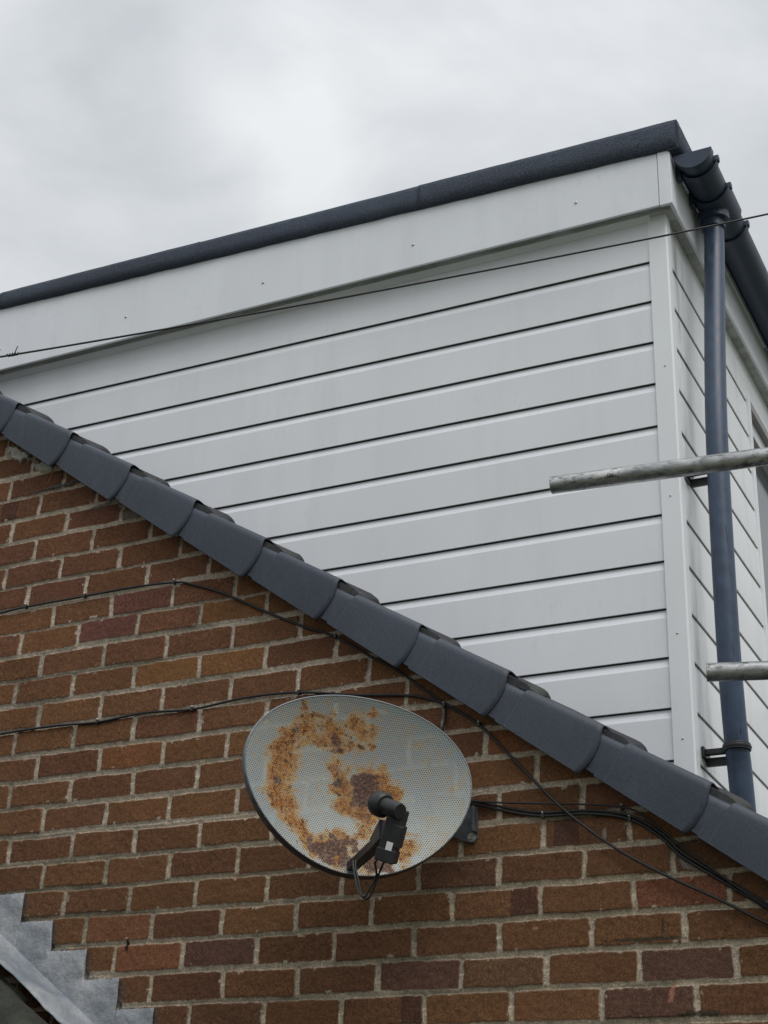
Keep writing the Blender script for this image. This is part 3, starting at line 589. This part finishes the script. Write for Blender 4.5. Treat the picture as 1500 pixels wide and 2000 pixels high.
def pclip(z, y):
    g = MB(); n_ = 28
    for (rad, z0, z1) in ((.0385, z - .010, z + .010), (.0405, z - .004, z + .004)):
        V_ = [(.8 + r_ * math.cos(2 * math.pi * k / n_), y + r_ * math.sin(2 * math.pi * k / n_), zz) for r_, zz in ((rad, z0), (rad, z1), (.033, z1), (.033, z0)) for k in range(n_)]
        g.add(V_, [(a * n_ + k, a * n_ + (k + 1) % n_, ((a + 1) % 4) * n_ + (k + 1) % n_, ((a + 1) % 4) * n_ + k) for a in range(4) for k in range(n_)])
    g.box(.702, .775, y + .008, y + .026, z - .008, z + .008); g.box(.702, .775, y + .034, y + .048, z - .034, z - .010)
    g.box(.7005, .7085, y - .004, y + .060, z - .016, z + .014)
    g.box(.738, .790, y - .058, y - .046, z - .006, z + .010) if False else None
    g.build('pipe_clip', M['black'], dp, bevel=.0015)
pclip(.235, .562); pclip(-.642, .560)

# ------------------------------------------------------------------ scaffold tubes
def scaf(a, b, L_, label):
    a, b = Vector(a), Vector(b); d = (b - a).normalized(); t = empty('scaffold_tube', a, label, 'scaffold tube', 'galvanised scaffold tubes at the right')
    g = MB(); n_ = 28; u = d.cross(Vector((0, 0, 1))).normalized(); v = d.cross(u); V_ = []
    prs = [(0.0, .0205), (0.0, .0238), (.0015, .02415), (L_ * .25, .02415), (L_, .02415), (L_, .0205), (0.0, .0205)]
    for s_, r_ in prs: V_ += [a + d * s_ + (u * math.cos(2 * math.pi * k / n_) + v * math.sin(2 * math.pi * k / n_)) * r_ for k in range(n_)]
    g.add(V_, [(i * n_ + k, i * n_ + (k + 1) % n_, (i + 1) * n_ + (k + 1) % n_, (i + 1) * n_ + k) for i in range(len(prs) - 1) for k in range(n_)])
    autosmooth(g.build('steel_tube', M['galv'], t), 40)
scaf((.472, .011, -.0228), (1.0524, .0676, -.0228), 3.2, 'long scuffed scaffold tube crossing the downpipe halfway up the dormer')
scaf((.836, .143, -.567), (.9839, .1834, -.567), 2.6, 'short visible scaffold tube end low in front of the downpipe, just above the verge')

# ------------------------------------------------------------------ cables
def cable(label, pts, r=.0032, clips=(), name='cable', cat='cable', y=None, grp=None):
    pp = [Vector((a, -.0045 if y is None else y, b)) if len(p_) == 2 else Vector(p_) for p_ in pts for a, b in [(p_[0], p_[-1])]]
    t = empty(name, pp[0], label, cat, grp)
    MB().tube(smooth_path(pp, 6), r, 8).build('sheath', M['cable'], t, True)
    for x, z in clips:
        g = MB(); g.box(x - .004, x + .004, -.0125, -.001, z - .006, z + .005); c = g.build('cable_clip', M['black'], t, bevel=.001)
        MB().tube([(x, -.001, z + .0075), (x, -.013, z + .0075)], .0026, 8).build('nail', M['nail'], c, True)
CY = -.0060
Wp = lambda L_: [(a, CY, b) for a, b in L_]
cable('black cable clipped across the upper left bricks, then dropping diagonally below the verge',
      Wp([(-2.65, -.17), (-2.1, -.158), (-1.75, -.146), (-1.52, -.136), (-1.3961, -.1282), (-1.2949, -.1223), (-1.0665, -.1206), (-.9032, -.1186), (-.7341, -.1267), (-.6589, -.147), (-.5468, -.1942), (-.401, -.2729), (-.2786, -.3334), (-.1689, -.3815), (-.0615, -.4523), (.0344, -.5124), (.1429, -.5984), (.2691, -.6877)]) +
      [(.3757, -.012, -.8012), (.4974, -.016, -.9306), (.626, -.018, -1.0358), (.7494, -.018, -1.1117), (.868, -.016, -1.1727), (.9814, -.012, -1.237), (1.15, -.008, -1.33), (1.36, -.006, -1.47)],
      .0037, [(-1.2949, -.1223), (-1.0665, -.1206), (-.7341, -.1267), (-.1689, -.3815), (.2691, -.6877)])
cable('black cable clipped level across the bricks, ending behind the top of the dish',
      Wp([(-2.65, -.56), (-2.2, -.548), (-1.70, -.545), (-1.3236, -.5373), (-1.1299, -.5346), (-.9597, -.5411), (-.7967, -.5315), (-.6274, -.5405), (-.4486, -.5266), (-.2772, -.5324), (-.0881, -.563), (.0672, -.5834), (.1356, -.6046), (.1620, -.6160), (.1705, -.6300), (.1712, -.6485), (.1696, -.6722), (.155, -.72), (.12, -.80)]),
      .0037, [(-.9597, -.5411), (-.6274, -.5405), (-.2772, -.5324), (.1690, -.6240)])
lowp = [(.10, -.868), (.18, -.880), (.2495, -.8957), (.3614, -.9266), (.4433, -.9427), (.5634, -.9479), (.6668, -.9706), (.7411, -1.02), (.7886, -1.0687), (.8708, -1.1259), (.9839, -1.2029), (1.12, -1.30), (1.34, -1.46)]
cable('lower of the paired thick black cables running right from the dish', Wp(lowp), .0038, [(.4433, -.9427), (.6668, -.9706)], grp=None)
cable('upper of the paired thick black cables running right from the dish', [(a + .004, CY - .002, b + .0072) for a, b in lowp], .0036)
cable('thin slack black cable above the thick pair right of the dish', [(a, -.016, b) for a, b in [(.12, -.865), (.2494, -.8905), (.389, -.9085), (.5374, -.9240), (.6483, -.9409), (.705, -.9663), (.7654, -1.0222), (.871, -1.1124), (.9832, -1.200), (1.12, -1.292), (1.34, -1.452)]], .0026, [(.6483, -.9409)])
a_, b_ = Vector((-.3598, -1.288, -.1423)), Vector((1.2451, -.6502, .206)); d_ = b_ - a_
pts = [a_ + d_ * t_ + Vector((0, 0, .010 * ((t_ - .5) ** 2 * 4 - 1) * 1.2)) for t_ in (-3, -2, -1, -.5, -.25, 0, .17, .33, .5, .75, 1, 1.5, 2, 3, 4)]
oh = empty('overhead_wire', a_, 'thin black wire strung through the air across the dormer', 'wire')
MB().tube(smooth_path(pts, 4), .0023, 8).build('sheath', M['cable'], oh, True)
g = MB(); k_ = a_ + d_ * .016
hel = [k_ + d_.normalized() * (.026 * (i / 30 - .5)) + Vector((0, .0035 * math.cos(i * .9), .0035 * math.sin(i * .9))) for i in range(31)]
g.tube(hel, .0013, 6); g.tube([k_ + d_.normalized() * .004, k_ + d_.normalized() * .010 + Vector((0, 0, .020))], .0012, 6); g.build('wire_tie', M['cable'], oh)

# ------------------------------------------------------------------ satellite dish
Nn = Vector((0.68078689, -0.73077445, 0.04997917)); X2 = Vector((0.73243846, 0.67842027, -0.05726989)); Y2 = Nn.cross(X2)
C0 = Vector((.0641, -.27, -.8971))
DM = Matrix(((X2.x, Y2.x, Nn.x, C0.x), (X2.y, Y2.y, Nn.y, C0.y), (X2.z, Y2.z, Nn.z, C0.z), (0, 0, 0, 1)))
dish = empty('satellite_dish', None, 'rusty perforated oval satellite dish fixed to the brick gable', 'satellite dish', None, DM)
dish.rotation_euler = DM.to_euler(); dish.location = C0
def W(u, v, n=0.): return C0 + X2 * u + Y2 * v + Nn * n
DA, DB, DE = .2858, .2249, .149
ORANGE = [(-.1498,.1751,.011),(-.1219,.162,.0176),(-.1414,.1356,.0264),(-.0901,.1542,.022),(-.057,.1329,.0308),(-.0159,.1726,.0264),(.0133,.1459,.0264),(.0339,.1132,.0154),(-.0105,.1097,.022),(-.0542,.1017,.0264),(-.0997,.116,.0264),(-.1611,.1138,.0352),(.0229,.1937,.0132),(-.0588,.056,.022),(-.0477,.0313,.0176),(-.1897,.0951,.0308),(-.2156,.0547,.0264),(-.1812,.0564,.0352),(-.1929,.0058,.0418),(-.1882,-.037,.0418),(-.2012,-.0738,.0264),(-.1627,-.0759,.0264),(-.1683,-.1025,.0264),(-.1364,-.1228,.0264),(-.1208,-.1499,.0264),(-.0701,-.1459,.0264),(-.0155,-.1328,.0308),(.0254,-.1047,.0264),(.0448,-.0757,.0176),(.0125,-.055,.0176),(.0247,.0085,.066),(.067,.0336,.0396),(.0957,.0074,.0264),(-.0402,-.0028,.0264),(-.0192,-.0429,.0264),(.0536,-.0218,.0528),(.1408,-.1289,.0308),(.117,-.1626,.0264),(-.089,-.17,.0264),(-.0367,-.1827,.0352),(.0402,-.1789,.0396),(.0833,-.1764,.0264)]
FAINT = [(.207,-.0575,.0484),(.1874,-.0998,.0352),(.1235,-.1317,.0528),(-.102,-.0396,.0528),(-.0821,.2109,.0264),(.1263,.1436,.0396),(.1524,.0936,.0396)]
BROWN = [(-.0602,.1187,.0132),(-.0573,.0967,.0141),(-.0526,.0127,.0114),(-.0422,.0189,.0079),(.0058,.0229,.0308),(.0378,.0107,.0374),(.0178,-.0148,.0308),(.061,-.003,.0264),(-.0631,-.1743,.033),(-.0302,-.1606,.0264),(.0025,-.1405,.0198),(.0494,-.1859,.0308),(.0842,-.1889,.022),(-.0899,-.1617,.0176),(-.0494,-.1383,.0132),(-.006,-.1904,.0264),(-.1037,-.1513,.011),(-.1943,-.0207,.0154),(-.2115,-.0583,.0097),(-.174,.1114,.0123),(.0025,.1143,.0088),(-.0862,.1595,.0097)]
def rust(me, U, Vd):
    U0, V0_ = U, Vd; U = U + (fnoise(U0, V0_, .030, 301, 4) - .5) * .040 + (fnoise(U0, V0_, .009, 305, 2) - .5) * .010; Vd = Vd + (fnoise(U0, V0_, .030, 311, 4) - .5) * .044 + (fnoise(U0, V0_, .009, 315, 2) - .5) * .010
    o_ = np.zeros(len(U)); b_ = np.zeros(len(U))
    for x, y_, r_ in ORANGE: o_ = 1 - (1 - o_) * (1 - .8 * (1 - sstep(.1 * r_, 1.45 * r_, np.hypot(U - x, Vd - y_))))
    for x, y_, r_ in FAINT: o_ = np.maximum(o_, .08 * (1 - sstep(.3 * r_, 1.4 * r_, np.hypot(U - x, Vd - y_))))
    for x, y_, r_ in BROWN: b_ = np.maximum(b_, 1 - sstep(.5 * r_, 1.15 * r_, np.hypot(U - x, Vd - y_)))
    for _ in range(150):
        i = RNG.integers(0, len(ORANGE)); x, y_, r_ = ORANGE[i]; x += RNG.normal(0, r_ * .6); y_ += RNG.normal(0, r_ * .6); r_ = RNG.uniform(.0025, .0055)
        b_ = np.maximum(b_, .8 * (1 - sstep(.4 * r_, 1.2 * r_, np.hypot(U - x, Vd - y_))))
    at = me.attributes.new('rust', 'FLOAT_COLOR', 'POINT'); at.data.foreach_set('color', np.stack([o_, b_, 0 * o_, 1 + 0 * o_], 1).astype(np.float32).ravel())
NR, NA = 110, 360
rr_ = np.linspace(0, 1, NR + 1)[1:]; aa = np.linspace(0, 2 * np.pi, NA, endpoint=False); RRm, AAm = np.meshgrid(rr_, aa, indexing='ij')
def outl(r_, a): return DA * r_ * np.cos(a) * (1 + DE * np.sin(a) * r_), DB * r_ * np.sin(a)
U, Vd = outl(RRm.ravel(), AAm.ravel()); NN = -.052 * (1 - RRm.ravel() ** 2)
U = np.r_[0, U]; Vd = np.r_[0, Vd]; NN = np.r_[-.052, NN]
F_ = [(0, 1 + k, 1 + (k + 1) % NA) for k in range(NA)] + [(1 + i * NA + k, 1 + (i + 1) * NA + k, 1 + (i + 1) * NA + (k + 1) % NA, 1 + i * NA + (k + 1) % NA) for i in range(NR - 1) for k in range(NA)]
me = bpy.data.meshes.new('reflector'); me.from_pydata(list(zip(U.tolist(), Vd.tolist(), NN.tolist())), [], F_); rust(me, U, Vd); me.materials.append(M['dish'])
me.polygons.foreach_set('use_smooth', [True] * len(me.polygons)); o = bpy.data.objects.new('reflector', me); COL.objects.link(o); o.parent = dish
# rim: rolled lip turned back
prf = [(1.000, .0005), (1.008, .0015), (1.014, -.001), (1.016, -.010), (1.014, -.026), (1.006, -.034), (.99, -.036)]
Vv = []; Uu = []; Vu = []
for sc, dn in prf:
    for a in aa:
        u_, v_ = outl(1.0, a); Vv.append((u_ * sc, v_ * sc * (1 + (sc - 1) * .3), dn)); Uu.append(u_); Vu.append(v_)
me = bpy.data.meshes.new('rim'); me.from_pydata(Vv, [], [(i * NA + k, (i + 1) * NA + k, (i + 1) * NA + (k + 1) % NA, i * NA + (k + 1) % NA) for i in range(len(prf) - 1) for k in range(NA)])
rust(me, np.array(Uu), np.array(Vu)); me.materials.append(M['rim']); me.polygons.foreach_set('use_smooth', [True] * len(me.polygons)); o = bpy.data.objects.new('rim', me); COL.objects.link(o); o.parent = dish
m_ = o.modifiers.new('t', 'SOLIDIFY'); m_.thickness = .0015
# feed arm
BT = W(0, -DB)
def beam(a, b, up, w0, h0, w1, h1):
    a, b = Vector(a), Vector(b); d = (b - a).normalized(); s_ = d.cross(up).normalized(); t_ = s_.cross(d)
    V_ = [c + s_ * i * w_ / 2 + t_ * j * h_ / 2 for c, w_, h_ in ((a, w0, h0), (b, w1, h1)) for i, j in ((-1, -1), (1, -1), (1, 1), (-1, 1))]
    return V_, [(0, 3, 2, 1), (4, 5, 6, 7), (0, 1, 5, 4), (1, 2, 6, 5), (2, 3, 7, 6), (3, 0, 4, 7)]
arm = MB(); arm.add(*beam(BT + Y2 * .020 - Nn * .035, BT + Nn * .20 + Y2 * .016, Y2, .024, .020, .026, .024)); arm.add(*beam(BT + Nn * .1995 + Y2 * .016, BT + Nn * .275 + Y2 * .030, Y2, .030, .030, .032, .052))
arm.build('feed_arm', M['lnb'], dish, bevel=.0025)
# LNB
Bx = Vector((.3441352, -.1777272, .92194577)); dn_ = Vector((-.84728522, .36431766, .3864976)); sd_ = Bx.cross(dn_)
ca, sa = math.cos(R(38)), math.sin(R(38)); e1 = dn_ * ca + sd_ * sa; e2 = -dn_ * sa + sd_ * ca
cT = Vector((.3060, -.5236, -1.045)); cB = Vector((.2510, -.4952, -1.152)); cM = (cT + cB) / 2
lb = MB(); lb.obox(cM + Bx * .014, e1, e2, Bx, .040, .040, .092); lb.obox(cM - Bx * .044, e1, e2, Bx, .045, .044, .030); lb.obox(cM + Bx * .002 - e1 * .012, e1, e2, Bx, .0245, .0425, .050)
lnb = lb.build('lnb', M['lnb'], dish, bevel=.003)
hc = Vector((.3080, -.5420, -1.0530))
h = MB(); h.tube([hc - dn_ * .002, hc + dn_ * .001, hc + dn_ * .062], [.0165, .0185, .0185], 26); h.tube([hc + dn_ * .050, hc + dn_ * .056, hc + dn_ * .078, hc + dn_ * .082], [.024, .0285, .0285, .026], 30)
autosmooth(h.build('feed_horn', M['lnb'], lnb), 40)
h = MB(); h.tube([hc - dn_ * .0065, hc - dn_ * .0005], [.0165, .0178], 26); autosmooth(h.build('horn_cap', M['black'], lnb), 40)
# white sticker on the face that looks to the camera
fd = -e1 if (-e1).dot(Vector((1.8, -3.57, -1.94)) - cM) > 0 and False else None
cands = [(e1, .5), (-e1, .5), (e2, .5), (-e2, .5)]
best = max(cands, key=lambda c: c[0].dot((Vector((1.80, -3.57, -1.94)) - cM).normalized()) - .55 * c[0].dot(Vector((.896, .443, .03))))
fn = best[0]; fo = e2 if abs(fn.dot(e1)) > .5 else e1; hw = .0197 if abs(fn.dot(e1)) > .5 else .0177
hw = .0170 + .0006 if abs(fn.dot(e1)) > .5 else .0170
st = MB(); st.obox(cM - Bx * .022 + fn * (.0222 if abs(fn.dot(e1)) > .5 else .0216) + fo * -.004, fo, Bx, fn, .0145, .0185, .0012); st.build('sticker', M['white'], lnb)
# LNB leads looping back to the arm
g = MB(); g.tube(smooth_path([(.2410, -.492, -1.140), (.2314, -.4958, -1.1521), (.2196, -.4654, -1.1733), (.2015, -.4605, -1.1996), (.188, -.4578, -1.2175), (.164, -.4426, -1.1992), (.1438, -.4218, -1.1646), (.130, -.4081, -1.1338), (.125, -.400, -1.118)], 6), .0026, 8)
g.build('lead', M['cable'], dish, True)
g = MB(); g.tube(smooth_path([(.2520, -.486, -1.140), (.2461, -.4868, -1.1546), (.2223, -.463, -1.1752), (.2097, -.4565, -1.1993), (.1935, -.4529, -1.2214), (.1687, -.4358, -1.2073), (.1491, -.4163, -1.1697), (.1337, -.4046, -1.1368), (.130, -.396, -1.118)], 6), .0026, 8)
g.build('lead', M['cable'], dish, True)
# mount
g = MB(); g.tube([W(0, 0, -.070), W(0, 0, -.115), Vector((.13, -.10, -.93)), Vector((.17, -.020, -.94))], .019, 16); g.obox(W(0, -.01, -.078), X2, Y2, Nn, .10, .13, .020); g.build('mounting_neck', M['steel'], dish, bevel=.002)
g = MB(); g.add([(.09, y_, -.86) for y_ in (-.002, -.007)] + [(.268, y_, -.905) for y_ in (-.002, -.007)] + [(.268, y_, -.985) for y_ in (-.002, -.007)] + [(.259, y_, -.997) for y_ in (-.002, -.007)] + [(.243, y_, -.995) for y_ in (-.002, -.007)] + [(.09, y_, -.93) for y_ in (-.002, -.007)],
        [(1, 3, 5, 7, 9, 11), (0, 10, 8, 6, 4, 2), (0, 2, 3, 1), (2, 4, 5, 3), (4, 6, 7, 5), (6, 8, 9, 7), (8, 10, 11, 9), (10, 0, 1, 11)])
g.box(.262, .268, -.034, -.0072, -.972, -.908); g.build('wall_plate', M['steel'], dish, bevel=.001)
g = MB(); g.tube([(.2525, -.0072, -.982), (.2525, -.010, -.982)], .0115, 16); g.tube([(.2525, -.010, -.982), (.2525, -.018, -.982)], .0070, 6); g.build('wall_bolt', M['nail'], dish)

# ------------------------------------------------------------------ lead flashing and lower roof
fl = [(-1.735, -.706), (-1.616, -.706), (-1.618, -.788), (-1.498, -.788), (-1.500, -.870), (-1.379, -.870), (-1.382, -.952), (-1.2605, -.952), (-1.264, -1.0300), (-1.1444, -1.0345), (-1.1483, -1.1146), (-1.0306, -1.1190), (-1.0276, -1.2030), (-.9025, -1.2025), (-.9011, -1.2860), (-.7825, -1.2840), (-.785, -1.3683), (-.6605, -1.3650), (-.6637, -1.4503), (-.5437, -1.4480), (-.5467, -1.5323), (-.42, -1.5300)]
fzl = lambda x: -1.143 - .708 * (x + 1.213)
xs_ = []; tops = []
for i in range(0, len(fl) - 1, 2):
    x0, x1, z0 = fl[i][0], fl[i + 1][0], (fl[i][1] + fl[i + 1][1]) / 2
    for x in np.arange(x0, x1 - .001, .006): xs_.append(x); tops.append(z0 - .002 + (RNG.random() - .5) * .003)
    xs_.append(x1 - .0008); tops.append(z0 + .001)
nl = 22; Vv = []
for x, z1 in zip(xs_, tops):
    zb_ = fzl(x)
    for j in range(nl):
        zl_ = zb_ + (nl - 1 - j) * .0105; z = min(z1, zl_); fr_ = (nl - 1 - j) / (nl - 1); dtop = max(0., z1 - z)
        bul = .008 + .010 * float(fnoise(np.array([x]), np.array([z]), .045, 21, 2)[0]) * min(1., dtop / .02) + .006 * max(0, 1 - fr_ * 3)
        Vv.append((x, -bul, z))
    for y_, dz_ in ((-.034, -.006), (-.065, -.012), (-.10, -.012), (-.132, -.014), (-.150, -.022)):
        wv = (float(fnoise(np.array([x]), np.array([y_]), .05, 23, 2)[0]) - .5) * .014; Vv.append((x, y_ + wv * .3, zb_ + dz_ + wv))
nn = nl + 5; Ff = [(i * nn + j, i * nn + j + 1, (i + 1) * nn + j + 1, (i + 1) * nn + j) for i in range(len(xs_) - 1) for j in range(nn - 1)]
o = autosmooth(from_py('lead_flashing', Vv, Ff, M['lead']), 50); m_ = o.modifiers.new('t', 'SOLIDIFY'); m_.thickness = .0022; m_.offset = 1
props(o, 'stepped grey lead flashing let into the brick courses at the bottom left', 'flashing')
# pointing wedges above each step
g = MB()
for i in range(0, len(fl) - 1, 2):
    x0, x1, z0 = fl[i][0], fl[i + 1][0], (fl[i][1] + fl[i + 1][1]) / 2
lr = MB(); ysl = [-.12 - .012 * i for i in range(0, 140)]
def prof2(y): t = ((y + .325 + .15) % .30) - .15; return .045 * max(0., math.cos(t / .085 * math.pi / 2)) if abs(t) < .085 else -.030 * (1 - (abs(abs(t) - .1175) / .0325) ** 2) * .8
th2 = math.atan(.708); d2 = (math.cos(th2), -math.sin(th2)); n2_ = (math.sin(th2), math.cos(th2))
for k in range(-5, 4):
    rows = []
    for s_, nb_ in ((0, -.045), (.30, -.030), (.345, -.030), (.350, -.036), (.350, -.058)):
        rows.append([(-1.0 + (s_ + .31 * k) * d2[0] + (nb_ + prof2(y_)) * n2_[0], y_, fzl(-1.0) + (s_ + .31 * k) * d2[1] + (nb_ + prof2(y_)) * n2_[1]) for y_ in ysl])
    n_ = len(ysl); lr.add([p for r_ in rows for p in r_], [(i * n_ + j, (i + 1) * n_ + j, (i + 1) * n_ + j + 1, i * n_ + j + 1) for i in range(4) for j in range(n_ - 1)])
lw = empty('lower_roof', (-1.0, -.9, -1.4), 'dark tiled lower roof below the lead flashing at the bottom left corner', 'roof')
autosmooth(lr.build('roof_tiles', M['tile2'], lw), 40)
MB().add([(-2.5, -.02, fzl(-2.5) - .12), (-.10, -.02, fzl(-.10) - .12), (-.10, -1.8, fzl(-.10) - .12), (-2.5, -1.8, fzl(-2.5) - .12)], [(0, 1, 2, 3)]).build('roof_underlay', M['under'], lw)
MB().box(-2.4, -.25, -1.75, -.02, ZB, fzl(-.25) - .14).build('porch_wall', wall_plain(), lw)
